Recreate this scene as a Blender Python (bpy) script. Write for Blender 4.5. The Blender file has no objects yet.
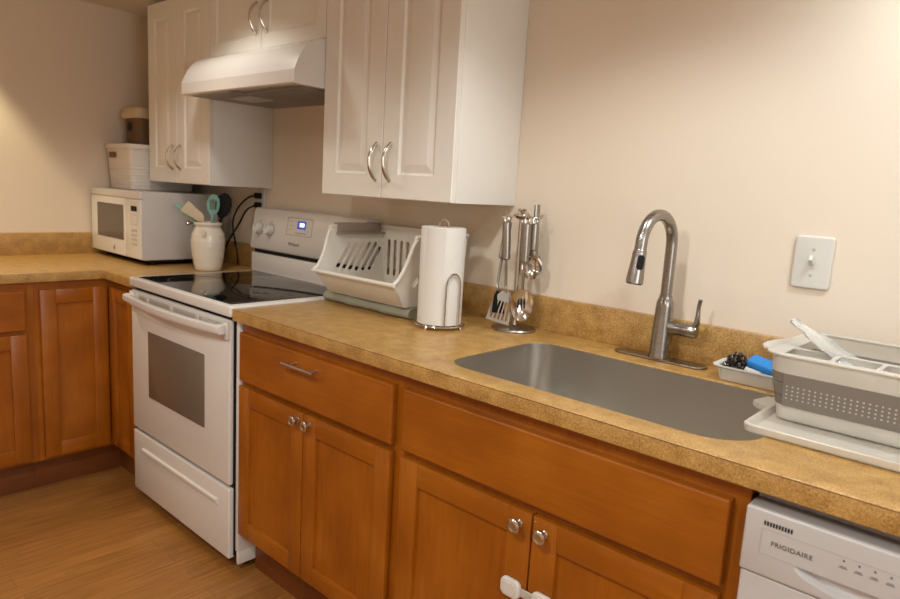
import bpy, bmesh, math, random
from mathutils import Matrix, Vector
random.seed(7)
S = bpy.context.scene
COL = S.collection
PI = math.pi

# ------------------------------------------------------------------ materials
def lin(r, g, b):
    f = lambda c: (c/255/12.92 if c/255 <= .04045 else ((c/255+.055)/1.055)**2.4)
    return (f(r), f(g), f(b), 1)

def base(name):
    m = bpy.data.materials.new(name); m.use_nodes = True
    nt = m.node_tree
    return m, nt, nt.nodes['Principled BSDF']

def mat(name, rgb, rough=.5, metal=0, coat=0, trans=0, emit=None, es=0, bump=0, bscale=200, alpha=1, sss=0, spec=.5, vary=0, vscale=8):
    m, nt, b = base(name)
    c = lin(*rgb)
    b.inputs['Base Color'].default_value = c
    b.inputs['Roughness'].default_value = rough
    b.inputs['Metallic'].default_value = metal
    b.inputs['Coat Weight'].default_value = coat
    b.inputs['Transmission Weight'].default_value = trans
    b.inputs['Specular IOR Level'].default_value = spec
    b.inputs['Alpha'].default_value = alpha
    tc = nt.nodes.new('ShaderNodeTexCoord')
    n = nt.nodes.new('ShaderNodeTexNoise'); n.inputs['Scale'].default_value = vscale
    nt.links.new(tc.outputs['Object'], n.inputs['Vector'])
    r = nt.nodes.new('ShaderNodeValToRGB')
    v = max(vary, .015)
    r.color_ramp.elements[0].color = (c[0]*(1-v), c[1]*(1-v), c[2]*(1-v), 1)
    r.color_ramp.elements[1].color = (min(1, c[0]*(1+v)), min(1, c[1]*(1+v)), min(1, c[2]*(1+v)), 1)
    nt.links.new(n.outputs['Fac'], r.inputs['Fac'])
    nt.links.new(r.outputs['Color'], b.inputs['Base Color'])
    if sss:
        b.inputs['Subsurface Weight'].default_value = sss
        b.inputs['Subsurface Radius'].default_value = (.01, .01, .01)
    if emit:
        b.inputs['Emission Color'].default_value = lin(*emit); b.inputs['Emission Strength'].default_value = es
    if bump:
        n2 = nt.nodes.new('ShaderNodeTexNoise'); n2.inputs['Scale'].default_value = bscale
        nt.links.new(tc.outputs['Object'], n2.inputs['Vector'])
        bp = nt.nodes.new('ShaderNodeBump'); bp.inputs['Strength'].default_value = bump; bp.inputs['Distance'].default_value = .002
        nt.links.new(n2.outputs['Fac'], bp.inputs['Height']); nt.links.new(bp.outputs['Normal'], b.inputs['Normal'])
    return m

def wood(name, c0, c1, c2, scl, rough=.32, grain=.35):
    """stained maple: blotches plus fine stretched grain; scl = mapping scale (low along the grain)"""
    m, nt, b = base(name); L = nt.links.new; N = nt.nodes.new
    tc = N('ShaderNodeTexCoord')
    mp = N('ShaderNodeMapping'); mp.inputs['Scale'].default_value = scl; L(tc.outputs['Object'], mp.inputs['Vector'])
    n1 = N('ShaderNodeTexNoise'); n1.inputs['Scale'].default_value = 6; n1.inputs['Detail'].default_value = 6; n1.inputs['Distortion'].default_value = .6
    L(mp.outputs['Vector'], n1.inputs['Vector'])
    n2 = N('ShaderNodeTexNoise'); n2.inputs['Scale'].default_value = 5.5; n2.inputs['Detail'].default_value = 2
    L(tc.outputs['Object'], n2.inputs['Vector'])
    mx = N('ShaderNodeMix'); mx.data_type = 'FLOAT'; mx.inputs[0].default_value = grain
    L(n2.outputs['Fac'], mx.inputs[2]); L(n1.outputs['Fac'], mx.inputs[3])
    r = N('ShaderNodeValToRGB'); r.color_ramp.elements[0].position = .30; r.color_ramp.elements[1].position = .70
    r.color_ramp.elements[0].color = lin(*c0); r.color_ramp.elements[1].color = lin(*c2)
    e = r.color_ramp.elements.new(.5); e.color = lin(*c1)
    L(mx.outputs[0], r.inputs['Fac']); L(r.outputs['Color'], b.inputs['Base Color'])
    b.inputs['Roughness'].default_value = rough; b.inputs['Specular IOR Level'].default_value = .45
    bp = N('ShaderNodeBump'); bp.inputs['Strength'].default_value = .05; bp.inputs['Distance'].default_value = .001
    L(n1.outputs['Fac'], bp.inputs['Height']); L(bp.outputs['Normal'], b.inputs['Normal'])
    return m

def laminate_counter():
    m, nt, b = base('tan_speckled_laminate'); L = nt.links.new; N = nt.nodes.new
    tc = N('ShaderNodeTexCoord')
    n1 = N('ShaderNodeTexNoise'); n1.inputs['Scale'].default_value = 260; n1.inputs['Detail'].default_value = 4; n1.inputs['Roughness'].default_value = .7
    n2 = N('ShaderNodeTexNoise'); n2.inputs['Scale'].default_value = 26; n2.inputs['Detail'].default_value = 4
    L(tc.outputs['Object'], n1.inputs['Vector']); L(tc.outputs['Object'], n2.inputs['Vector'])
    mx = N('ShaderNodeMix'); mx.data_type = 'FLOAT'; mx.inputs[0].default_value = .28
    L(n1.outputs['Fac'], mx.inputs[2]); L(n2.outputs['Fac'], mx.inputs[3])
    r = N('ShaderNodeValToRGB'); r.color_ramp.elements[0].position = .33; r.color_ramp.elements[1].position = .68
    r.color_ramp.elements[0].color = lin(*COUNTER[0]); r.color_ramp.elements[1].color = lin(*COUNTER[2])
    e = r.color_ramp.elements.new(.5); e.color = lin(*COUNTER[1])
    L(mx.outputs[0], r.inputs['Fac']); L(r.outputs['Color'], b.inputs['Base Color'])
    b.inputs['Roughness'].default_value = .34; b.inputs['Specular IOR Level'].default_value = .8
    return m

def plank_floor():
    m, nt, b = base('oak_plank_laminate'); L = nt.links.new; N = nt.nodes.new
    tc = N('ShaderNodeTexCoord')
    mp = N('ShaderNodeMapping'); mp.inputs['Rotation'].default_value = (0, 0, PI/2); L(tc.outputs['Object'], mp.inputs['Vector'])
    br = N('ShaderNodeTexBrick'); br.inputs['Scale'].default_value = 1
    br.inputs['Brick Width'].default_value = 1.15; br.inputs['Row Height'].default_value = .066
    br.inputs['Mortar Size'].default_value = .0012; br.offset = .37
    br.inputs['Color1'].default_value = lin(*FLOOR[0]); br.inputs['Color2'].default_value = lin(*FLOOR[1]); br.inputs['Mortar'].default_value = lin(*FLOOR[2])
    L(mp.outputs['Vector'], br.inputs['Vector'])
    mp2 = N('ShaderNodeMapping'); mp2.inputs['Scale'].default_value = (26, 1.6, 1); L(tc.outputs['Object'], mp2.inputs['Vector'])
    n = N('ShaderNodeTexNoise'); n.inputs['Scale'].default_value = 3.2; n.inputs['Detail'].default_value = 7; n.inputs['Distortion'].default_value = .5
    L(mp2.outputs['Vector'], n.inputs['Vector'])
    r = N('ShaderNodeValToRGB'); r.color_ramp.elements[0].position = .3; r.color_ramp.elements[1].position = .72
    r.color_ramp.elements[0].color = (.72, .68, .62, 1); r.color_ramp.elements[1].color = (1.12, 1.12, 1.12, 1)
    L(n.outputs['Fac'], r.inputs['Fac'])
    mx = N('ShaderNodeMix'); mx.data_type = 'RGBA'; mx.blend_type = 'MULTIPLY'; mx.inputs[0].default_value = 1
    L(br.outputs['Color'], mx.inputs[6]); L(r.outputs['Color'], mx.inputs[7])
    L(mx.outputs[2], b.inputs['Base Color']); b.inputs['Roughness'].default_value = .36
    return m

def brushed(name, rgb, rough=.3, scl=(1, 1, 60), aniso=0, var=.12):
    m, nt, b = base(name); L = nt.links.new; N = nt.nodes.new
    b.inputs['Base Color'].default_value = lin(*rgb); b.inputs['Metallic'].default_value = 1
    tc = N('ShaderNodeTexCoord'); mp = N('ShaderNodeMapping'); mp.inputs['Scale'].default_value = scl
    L(tc.outputs['Object'], mp.inputs['Vector'])
    n = N('ShaderNodeTexNoise'); n.inputs['Scale'].default_value = 20; n.inputs['Detail'].default_value = 3; L(mp.outputs['Vector'], n.inputs['Vector'])
    mr = N('ShaderNodeMapRange'); mr.inputs['To Min'].default_value = rough-var/2; mr.inputs['To Max'].default_value = rough+var/2
    L(n.outputs['Fac'], mr.inputs['Value']); L(mr.outputs['Result'], b.inputs['Roughness'])
    return m

def paint(name, rgb, rough=.75):
    return mat(name, rgb, rough, bump=.12, bscale=260, vary=.012, vscale=3)

COUNTER = [(110, 74, 30), (176, 132, 69), (212, 173, 106)]
FLOOR = [(166, 112, 54), (154, 102, 48), (134, 87, 41)]
WC = ((134, 70, 8), (152, 83, 12), (168, 98, 22))
M = {}
M['wall'] = paint('beige_wall_paint', (226, 209, 188))
M['ceiling'] = paint('ceiling_paint', (226, 214, 198))
M['counter'] = laminate_counter()
M['floor'] = plank_floor()
M['wood_v'] = wood('maple_vertical', *WC, (16, 16, 1.3))
M['wood_h'] = wood('maple_horizontal', *WC, (1.3, 1.3, 16))
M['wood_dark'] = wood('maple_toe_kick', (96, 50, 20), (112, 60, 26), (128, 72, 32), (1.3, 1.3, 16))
M['seam'] = mat('laminate_edge_seam', (92, 54, 20), .6)
M['gap'] = mat('dark_gap', (34, 22, 14), .8)
M['therm'] = mat('white_thermofoil', (230, 224, 214), .36)
M['enamel'] = mat('white_enamel', (218, 211, 203), .25, coat=.2)
M['casing'] = mat('casing_paint_shaded', (196, 190, 184), .4)  # painted metal, greyed further so the dim side's shade is in the colour
M['plastic_white'] = mat('white_plastic', (212, 206, 196), .4)
M['plastic_warm'] = mat('warm_white_plastic', (218, 210, 196), .45)
M['black_glass'] = mat('black_ceramic_glass', (14, 12, 11), .06, spec=.6)
M['oven_glass'] = mat('oven_window_glass', (112, 100, 86), .2, spec=.6)
M['micro_glass'] = mat('microwave_window', (88, 76, 62), .16, spec=.6)
M['black'] = mat('black_plastic', (15, 13, 12), .6, spec=.25)
M['grey'] = mat('grey_plastic', (128, 122, 116), .5)
M['ltgrey'] = mat('light_grey_plastic', (176, 170, 162), .5)
M['printgrey'] = mat('grey_print', (96, 92, 88), .6)
M['nickel'] = brushed('brushed_nickel', (158, 152, 145), .27, var=.03)
M['steel'] = brushed('brushed_sink_steel', (206, 200, 191), .31, (2, 2, 40), var=.1)
M['satin'] = brushed('satin_nickel_hardware', (202, 194, 182), .22, var=.03)
M['plate_steel'] = brushed('deck_plate_steel', (150, 136, 120), .35, (40, 1, 1))
M['utensil_steel'] = brushed('utensil_steel', (158, 151, 142), .3, (1, 1, 30), var=.08)
M['chrome'] = mat('chrome', (205, 198, 190), .1, metal=1)
M['paper'] = mat('paper_towel', (214, 207, 197), .9, bump=.35, bscale=150)
M['ceramic'] = mat('cream_glazed_ceramic', (226, 214, 194), .2, coat=.4)
M['mint'] = mat('mint_silicone', (126, 176, 160), .5)
M['beige'] = mat('beige_silicone', (206, 184, 152), .5)
M['sage'] = mat('sage_microfibre', (146, 142, 122), .95, bump=.5, bscale=400)
M['taupe'] = mat('taupe_plastic', (150, 132, 114), .55)
M['greyrub'] = mat('grey_silicone', (122, 112, 102), .55)
M['frost'] = mat('frosted_white_plastic', (244, 237, 225), .32, trans=.55, sss=0)
M['trayplastic'] = mat('translucent_tray_plastic', (246, 236, 220), .3, trans=.55)
M['clear'] = mat('clear_film', (248, 246, 240), .16, trans=.75)
M['blue'] = mat('blue_sponge', (48, 132, 205), .85, bump=.6, bscale=300)
M['scrub'] = mat('steel_wool_highlight', (150, 140, 124), .3, metal=.9)
M['scrubdark'] = mat('dark_steel_wool', (28, 25, 22), .4, metal=.5)
M['bindark'] = mat('brown_bin_plastic', (112, 84, 54), .7, bump=.3, bscale=90)
M['basket'] = mat('white_basket_plastic', (224, 214, 202), .55)
M['screen'] = mat('blue_display', (20, 40, 110), .3, emit=(40, 70, 170), es=.8)
M['glyph'] = mat('lit_digits', (220, 235, 255), .4, emit=(225, 238, 255), es=2.2)
M['hoodunder'] = mat('hood_filter_metal', (146, 138, 130), .45, metal=.4)
M['ringgrey'] = mat('burner_ring_print', (58, 54, 50), .3)
M['dwwhite'] = mat('dishwasher_white', (188, 182, 177), .34)
M['dwgrey'] = mat('dishwasher_grey', (158, 150, 146), .45)
M['pocket'] = mat('pocket_grey', (205, 200, 196), .4)

# ------------------------------------------------------------------ mesh builder
IDENT = Matrix.Identity(4)
def mx(o, u, v, w):
    """matrix taking local axes to world vectors u, v, w at origin o"""
    u, v, w = Vector(u), Vector(v), Vector(w)
    m = Matrix.Identity(4)
    for i in range(3): m[i][0], m[i][1], m[i][2], m[i][3] = u[i], v[i], w[i], o[i]
    return m
FRONT = lambda y: mx((0, y, 0), (1, 0, 0), (0, -1, 0), (0, 0, 1))     # local (u,d,z): u=X, d out of the back run
LEFT = lambda x: mx((x, 0, 0), (0, 1, 0), (1, 0, 0), (0, 0, 1))       # local u=Y, d out of the left run
WALLF = lambda x, y, z: mx((x, y, z), (1, 0, 0), (0, 0, 1), (0, -1, 0))  # flat drawing (x,y) on a surface facing the room, z out

class MB:
    def __init__(s): s.bm = bmesh.new()
    def merge(s, sub, m=IDENT, mi=0):
        for f in sub.faces: f.material_index = mi
        bmesh.ops.transform(sub, matrix=m, verts=sub.verts)
        me = bpy.data.meshes.new('t'); sub.to_mesh(me); sub.free()
        s.bm.from_mesh(me); bpy.data.meshes.remove(me); return s
    def mergemesh(s, me, m=IDENT, mi=0):
        sub = bmesh.new(); sub.from_mesh(me); bpy.data.meshes.remove(me); return s.merge(sub, m, mi)
    def box(s, x0, x1, y0, y1, z0, z1, bev=0, seg=2, m=IDENT, mi=0, taper=None):
        sub = bmesh.new(); bmesh.ops.create_cube(sub, size=1)
        for v in sub.verts:
            tx = ty = 0
            if taper and v.co.z < 0: tx, ty = taper[0]*(1 if v.co.x < 0 else -1), taper[1]*(1 if v.co.y < 0 else -1)
            v.co = ((x0+x1)/2+v.co.x*(x1-x0)+tx, (y0+y1)/2+v.co.y*(y1-y0)+ty, (z0+z1)/2+v.co.z*(z1-z0))
        if bev: bmesh.ops.bevel(sub, geom=list(sub.edges), offset=bev, segments=seg, profile=.5, affect='EDGES', clamp_overlap=True)
        return s.merge(sub, m, mi)
    def rings(s, rings, m=IDENT, mi=0, cap0=True, cap1=True, closed=True):
        sub = bmesh.new(); R = [[sub.verts.new(p) for p in r] for r in rings]
        n = len(R[0])
        for a, b in zip(R, R[1:]):
            for i in range(n if closed else n-1):
                j = (i+1) % n; sub.faces.new((a[i], a[j], b[j], b[i]))
        if cap0: sub.faces.new(R[0][::-1])
        if cap1: sub.faces.new(R[-1])
        return s.merge(sub, m, mi)
    def lathe(s, prof, o=(0, 0, 0), axis='z', seg=32, mi=0, cap=True, m=None):
        rg = []
        for r, h in prof:
            ring = []
            for i in range(seg):
                a = 2*PI*i/seg; ring.append((r*math.cos(a), r*math.sin(a), h))
            rg.append(ring)
        mm = {'z': mx(o, (1, 0, 0), (0, 1, 0), (0, 0, 1)), '-y': mx(o, (1, 0, 0), (0, 0, 1), (0, -1, 0)), 'x': mx(o, (0, 1, 0), (0, 0, 1), (1, 0, 0))}[axis] if m is None else m
        return s.rings(rg, mm, mi, cap, cap)
    def tube(s, pts, r, seg=10, m=IDENT, mi=0, closed=False, flat=(1, 1), up=None):
        """swept round (or flattened) tube; r a number or one radius per point"""
        P = [Vector(p) for p in pts]; n = len(P)
        rr = r if isinstance(r, (list, tuple)) else [r]*n
        T = []
        for i in range(n):
            a, b = (P[(i-1) % n], P[(i+1) % n]) if closed else (P[max(0, i-1)], P[min(n-1, i+1)])
            T.append((b-a).normalized())
        nrm = Vector(up) if up else Vector((0, 0, 1))
        if abs(nrm.dot(T[0])) > .95: nrm = Vector((1, 0, 0))
        nrm = (nrm-T[0]*nrm.dot(T[0])).normalized(); rg = []
        for i in range(n):
            nrm = (nrm-T[i]*nrm.dot(T[i])).normalized(); bn = T[i].cross(nrm)
            rg.append([P[i]+nrm*math.cos(2*PI*k/seg)*rr[i]*flat[0]+bn*math.sin(2*PI*k/seg)*rr[i]*flat[1] for k in range(seg)])
        if closed: rg.append(rg[0]); return s.rings(rg, m, mi, False, False)
        return s.rings(rg, m, mi)
    def plate(s, outer, holes, th, m=IDENT, mi=0, bev=0):
        """flat shape with holes, extruded 0..th along local z"""
        cu = bpy.data.curves.new('c', 'CURVE'); cu.dimensions = '2D'; cu.fill_mode = 'BOTH'; cu.extrude = th/2-bev; cu.bevel_depth = bev; cu.bevel_resolution = 2
        cu.offset = -bev
        for loop in [outer]+list(holes):
            sp = cu.splines.new('POLY'); sp.points.add(len(loop)-1); sp.use_cyclic_u = True
            for p, q in zip(sp.points, loop): p.co = (q[0], q[1], 0, 1)
        ob = bpy.data.objects.new('c', cu); COL.objects.link(ob)
        dg = bpy.context.evaluated_depsgraph_get(); me = bpy.data.meshes.new_from_object(ob.evaluated_get(dg))
        bpy.data.objects.remove(ob); bpy.data.curves.remove(cu)
        return s.mergemesh(me, m @ Matrix.Translation((0, 0, th/2)), mi)
    def text(s, body, size, th, m, mi=0, sx=1, bold=0, spacing=1):
        cu = bpy.data.curves.new('t', 'FONT'); cu.body = body; cu.size = size; cu.extrude = th/2; cu.align_x = 'CENTER'; cu.align_y = 'CENTER'; cu.offset = bold; cu.space_character = spacing
        ob = bpy.data.objects.new('t', cu); COL.objects.link(ob)
        dg = bpy.context.evaluated_depsgraph_get(); me = bpy.data.meshes.new_from_object(ob.evaluated_get(dg))
        bpy.data.objects.remove(ob); bpy.data.curves.remove(cu)
        return s.mergemesh(me, m @ Matrix.Diagonal((sx, 1, 1, 1)), mi)
    def build(s, name, mats, parent=None, ang=35):
        bm = s.bm
        bmesh.ops.remove_doubles(bm, verts=bm.verts, dist=1e-6)
        bmesh.ops.recalc_face_normals(bm, faces=bm.faces)
        if parent is not None:
            r = parent
            while r.parent: r = r.parent
            inv = (Matrix.Translation(r.location) @ Matrix.Rotation(r.rotation_euler.z, 4, 'Z')).inverted()
            bmesh.ops.transform(bm, matrix=inv, verts=bm.verts)
        me = bpy.data.meshes.new(name); 
        for f in bm.faces: f.smooth = True
        bm.to_mesh(me); bm.free()
        me.set_sharp_from_angle(angle=math.radians(ang))
        for k in (mats if isinstance(mats, (list, tuple)) else [mats]): me.materials.append(M[k])
        o = bpy.data.objects.new(name, me); COL.objects.link(o)
        if parent is not None: o.parent = parent
        return o

GROUPS = {}
def thing(name, label, cat, loc=(0, 0, 0), group=None, rz=0):
    o = bpy.data.objects.new(name, None); COL.objects.link(o); o.empty_display_size = .05
    o.location = loc; o.rotation_euler = (0, 0, rz); o['label'] = label; o['category'] = cat
    group = group or GROUPS.get(name)
    if group: o['group'] = group
    return o
def tag(o, label, cat, group=None):
    o['label'] = label; o['category'] = cat
    if group: o['group'] = group
    return o
def struct(name, mb, m):
    o = mb.build(name, m); o['kind'] = 'structure'; return o
def rrect(x0, x1, y0, y1, r, seg=6):
    if not isinstance(r, (list, tuple)): r = [r]*4
    pts = []
    for (cx, cy, a0, q) in ((x1-r[0], y1-r[0], 0, r[0]), (x0+r[1], y1-r[1], PI/2, r[1]), (x0+r[2], y0+r[2], PI, r[2]), (x1-r[3], y0+r[3], 1.5*PI, r[3])):
        for i in range(seg+1):
            a = a0+PI/2*i/seg; pts.append((cx+q*math.cos(a), cy+q*math.sin(a)))
    return pts
def circ(x, y, r, n=12): return [(x+r*math.cos(2*PI*i/n), y+r*math.sin(2*PI*i/n)) for i in range(n)]
def slot(x0, y0, x1, y1, r, n=6):
    a = math.atan2(y1-y0, x1-x0); p = []
    for i in range(n+1): t = a-PI/2+PI*i/n; p.append((x1+r*math.cos(t), y1+r*math.sin(t)))
    for i in range(n+1): t = a+PI/2+PI*i/n; p.append((x0+r*math.cos(t), y0+r*math.sin(t)))
    return p
def bez(p0, p1, p2, p3, n=12):
    P = [Vector(p) for p in (p0, p1, p2, p3)]; o = []
    for i in range(n+1):
        t = i/n; o.append(P[0]*(1-t)**3+P[1]*3*t*(1-t)**2+P[2]*3*t*t*(1-t)+P[3]*t**3)
    return o
def smooth(pts, n=6, closed=False):
    """Catmull-Rom through points"""
    P = [Vector(p) for p in pts]; o = []; k = len(P)
    for i in range(k if closed else k-1):
        g = (lambda j: P[j % k]) if closed else (lambda j: P[max(0, min(k-1, j))])
        a, b, c, d = g(i-1), g(i), g(i+1), g(i+2)
        for q in range(n):
            t = q/n
            o.append(.5*((2*b)+(c-a)*t+(2*a-5*b+4*c-d)*t*t+(3*b-a-3*c+d)*t**3))
    if not closed: o.append(P[-1])
    return o

# ------------------------------------------------------------------ the room
XL, XR, YF, ZC = -1.647, 3.3, -3.3, 2.092
struct('floor', MB().box(XL, XR, YF, 0, -.05, 0), 'floor')
struct('ceiling', MB().box(XL, XR, YF, 0, ZC, ZC+.05), 'ceiling')
struct('wall_back', MB().box(XL-.1, XR+.1, 0, .1, -.05, ZC+.05), 'wall')
struct('wall_left', MB().box(XL-.1, XL, YF, 0, -.05, ZC+.05), 'wall')
struct('wall_right', MB().box(XR, XR+.1, YF, 0, -.05, ZC+.05), 'wall')
struct('wall_front', MB().box(XL-.1, XR+.1, YF-.1, YF, -.05, ZC+.05), 'wall')

# ------------------------------------------------------------------ cabinet makers
GROUPS.update({'base_cabinet': 'base cabinets', 'corner_cabinet': 'base cabinets', 'sink_base_cabinet': 'base cabinets', 'upper_cabinet': 'white upper cabinets', 'worktop': 'laminate worktops', 'power_cord': 'power cords behind the range'})
def shaker(parent, fm, u0, u1, z0, z1, th=.02, rail=.057, name='door'):
    b = MB(); bv = .0025
    b.box(u0, u0+rail, 0, th, z0, z1, bv, m=fm, mi=0)
    b.box(u1-rail, u1, 0, th, z0, z1, bv, m=fm, mi=0)
    b.box(u0+rail-.001, u1-rail+.001, 0, th-.0004, z0, z0+rail, bv, m=fm, mi=1)
    b.box(u0+rail-.001, u1-rail+.001, 0, th-.0004, z1-rail, z1, bv, m=fm, mi=1)
    b.box(u0+rail-.004, u1-rail+.004, .002, th-.010, z0+rail-.004, z1-rail+.004, 0, m=fm, mi=0)
    return b.build(name, ['wood_v', 'wood_h'], parent)
def slab(parent, fm, u0, u1, z0, z1, th=.02, name='drawer_front'):
    ins = lambda i, d: [(u0+i, d, z0+i), (u1-i, d, z0+i), (u1-i, d, z1-i), (u0+i, d, z1-i)]
    b = MB().rings([ins(0, 0), ins(0, th-.005), ins(.0015, th-.0015), ins(.005, th)], fm)
    return b.build(name, 'wood_h', parent, ang=20)
def raised(parent, fm, u0, u1, z0, z1, th=.018, ins=.072, flat=False, name='door'):
    R = lambda i, d: [(u0+i, d, z0+i), (u1-i, d, z0+i), (u1-i, d, z1-i), (u0+i, d, z1-i)]
    if flat: prof = [(0, 0), (0, th-.002), (.002, th), (ins, th), (ins+.006, th-.005), (ins+.010, th-.006)]
    else: prof = [(0, 0), (0, th-.002), (.002, th), (ins, th), (ins+.005, th-.006), (ins+.008, th-.007), (ins+.030, th-.001), (ins+.033, th-.0005)]
    return MB().rings([R(*p) for p in prof], fm).build(name, 'therm', parent, ang=12)
KNOB = [(.0085, 0), (.0085, .002), (.0055, .004), (.005, .010), (.0065, .014), (.013, .017), (.0155, .020), (.0155, .024), (.012, .027), (.010, .0275), (.008, .0265), (0.0001, .0265)]
def knob(parent, fm, u, d, z):
    o = fm @ Vector((u, d, z)); w = (fm.to_3x3() @ Vector((0, 1, 0)))
    uu = (fm.to_3x3() @ Vector((1, 0, 0))); vv = w.cross(uu)
    return MB().lathe(KNOB, m=mx(o, uu, vv, w), seg=24).build('knob', 'satin', parent)
def arch_handle(parent, x, y, z0, z1, out=.03):
    zm = (z0+z1)/2; P = []; r = []
    for i in range(17):
        t = i/16; P.append((x, y-.002-out*math.sin(PI*t)**.8, z0+(z1-z0)*t)); r.append(.0038+.0022*abs(math.cos(PI*t))**2)
    b = MB().tube(P, r, 10, up=(1, 0, 0), flat=(1.25, .8))
    for z in (z0, z1): b.lathe([(.006, 0), (.006, .003), (.004, .006)], (x, y, z), '-y', 12)
    return b.build('handle', 'satin', parent)

yF = -.60   # face frame plane, doors project .02
# --- base cabinet between range and sink
c = thing('base_cabinet', 'honey maple base cabinet with one drawer and two doors beside the white range', 'cabinet', (.38, -.3, 0))
b = MB().box(.008, .745, yF, -.02, .142, .876, mi=0); b.build('body', ['wood_v'], c)
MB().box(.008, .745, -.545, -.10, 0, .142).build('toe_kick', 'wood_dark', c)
fm = FRONT(yF)
d = slab(c, fm, .018, .727, .684, .840, name='drawer'); 
hb = MB().tube([(.298, yF-.05, .806), (.446, yF-.05, .806)], .0055, 14)
for x in (.322, .422): hb.tube([(x, yF-.02, .806), (x, yF-.05, .806)], .0042, 10)
hb.build('bar_handle', 'satin', d)
for u0, u1, kx in ((.018, .363, .341), (.3665, .727, .398)):
    d = shaker(c, fm, u0, u1, .157, .667); knob(d, fm, kx, .02, .643)
# --- sink base
c = thing('sink_base_cabinet', 'honey maple sink base cabinet with a wide false drawer and white child latch', 'cabinet', (1.155, -.3, 0))
b = MB().box(.745, 1.568, yF, yF+.019, .142, .876).box(.745, .763, yF+.015, -.02, .115, .876).box(1.550, 1.568, yF+.015, -.02, .115, .876).box(.76, 1.552, -.58, -.02, .115, .133)
b.build('body', ['wood_v'], c)
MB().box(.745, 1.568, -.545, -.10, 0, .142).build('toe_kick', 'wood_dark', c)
slab(c, fm, .763, 1.543, .684, .840, name='false_drawer')
for u0, u1, kx in ((.765, 1.160, 1.132), (1.164, 1.543, 1.195)):
    d = shaker(c, fm, u0, u1, .157, .667, rail=.06); knob(d, fm, kx, .02, .638)
# --- child latch across the sink doors
c = thing('child_safety_latch', 'white plastic child safety latch strapped across the sink cabinet doors', 'latch', (1.16, yF-.02, .49))
for x in (1.126, 1.206):
    b = MB().plate(rrect(x-.025, x+.025, .469, .511, .014), [], .012, mx((0, yF-.0205, 0), (1, 0, 0), (0, 0, 1), (0, -1, 0)), bev=.004)
    p = b.build('pad', 'plastic_white', c)
    MB().plate(rrect(x-.015, x+.015, .477, .503, .008), [], .002, mx((0, yF-.0320, 0), (1, 0, 0), (0, 0, 1), (0, -1, 0))).build('button', 'plastic_white', p)
MB().box(1.140, 1.192, yF-.027, yF-.0235, .481, .499, .001).build('strap', 'frost', c)

# --- corner cabinet with two hinged doors
XF = -1.032  # left run face plane
c = thing('corner_cabinet', 'maple corner base cabinet left of the range with two doors meeting in the corner', 'cabinet', (-1.2, -.3, 0))
b = MB()
poly = [(XL+.001, -.001), (-.765, -.001), (-.765, yF), (XF, yF), (XF, -.889), (XL+.001, -.889)]
b.plate(poly, [], .734, Matrix.Translation((0, 0, .142))); b.build('body', ['wood_v'], c)
poly = [(XL+.001, -.001), (-.766, -.001), (-.766, -.545), (-1.105, -.545), (-1.105, -.889), (XL+.001, -.889)]
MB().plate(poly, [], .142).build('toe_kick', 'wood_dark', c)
lm = LEFT(XF)
shaker(c, lm, -.872, -.622, .157, .845, rail=.057)
shaker(c, fm, XF+.024, -.770, .157, .845, rail=.057)
# --- left drawer cabinet (runs out of frame)
c = thing('base_cabinet', 'maple base cabinet at the left edge with a drawer above a door', 'cabinet', (-1.3, -1.2, 0))
MB().box(XL+.001, XF, -1.50, -.8895, .142, .876).build('body', ['wood_v'], c)
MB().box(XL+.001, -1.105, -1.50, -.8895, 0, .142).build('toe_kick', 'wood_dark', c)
d = slab(c, lm, -1.47, -.922, .690, .845, name='drawer')
b = MB().tube([(XF+.05, -1.27, .77), (XF+.05, -1.12, .77)], .0055, 14)
for y in (-1.245, -1.145): b.tube([(XF+.02, y, .77), (XF+.05, y, .77)], .0042, 10)
b.build('bar_handle', 'satin', d)
d = shaker(c, lm, -1.47, -.922, .157, .675); knob(d, lm, -1.435, .02, .64)

# ------------------------------------------------------------------ worktops
ZT, TH = .914, .0375
c = thing('worktop', 'speckled tan laminate worktop around the sink right of the range', 'worktop', (1.1, -.3, .876))
b = MB().plate([(.004, -.635), (2.2, -.635), (2.2, -.001), (.004, -.001)], [rrect(.832, 1.540, -.562, -.160, [.075, .07, .075, .095], 8)], TH, Matrix.Translation((0, 0, ZT-TH)), bev=.002)
b.build('counter_slab', 'counter', c)
MB().box(.004, 2.2, -.02, -.001, ZT, 1.016, .0015).build('backsplash', 'counter', c)
MB().box(.005, 2.199, -.6353, -.634, ZT-.0030, ZT-.0018).build('edge_seam', 'seam', c)
c = thing('worktop', 'speckled tan L-shaped laminate worktop under the microwave left of the range', 'worktop', (-1.3, -.4, .876))
poly = [(XL+.001, -.001), (-.750, -.001), (-.750, -.635), (-1.008, -.635), (-1.022, -.641), (-1.012, -.66), (-1.012, -1.52), (XL+.001, -1.52)]
poly = [(XL+.001, -.001), (-.750, -.001), (-.750, -.635), (-1.012, -.635), (-1.012, -1.52), (XL+.001, -1.52)]
MB().plate(poly, [], TH, Matrix.Translation((0, 0, ZT-TH)), bev=.002).build('counter_slab', 'counter', c)
MB().box(XL+.001, XL+.02, -1.52, -.0205, ZT, 1.016, .0015).build('side_backsplash', 'counter', c)
MB().box(XL+.0205, -.750, -.02, -.001, ZT, 1.016, .0015).build('backsplash', 'counter', c)

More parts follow.
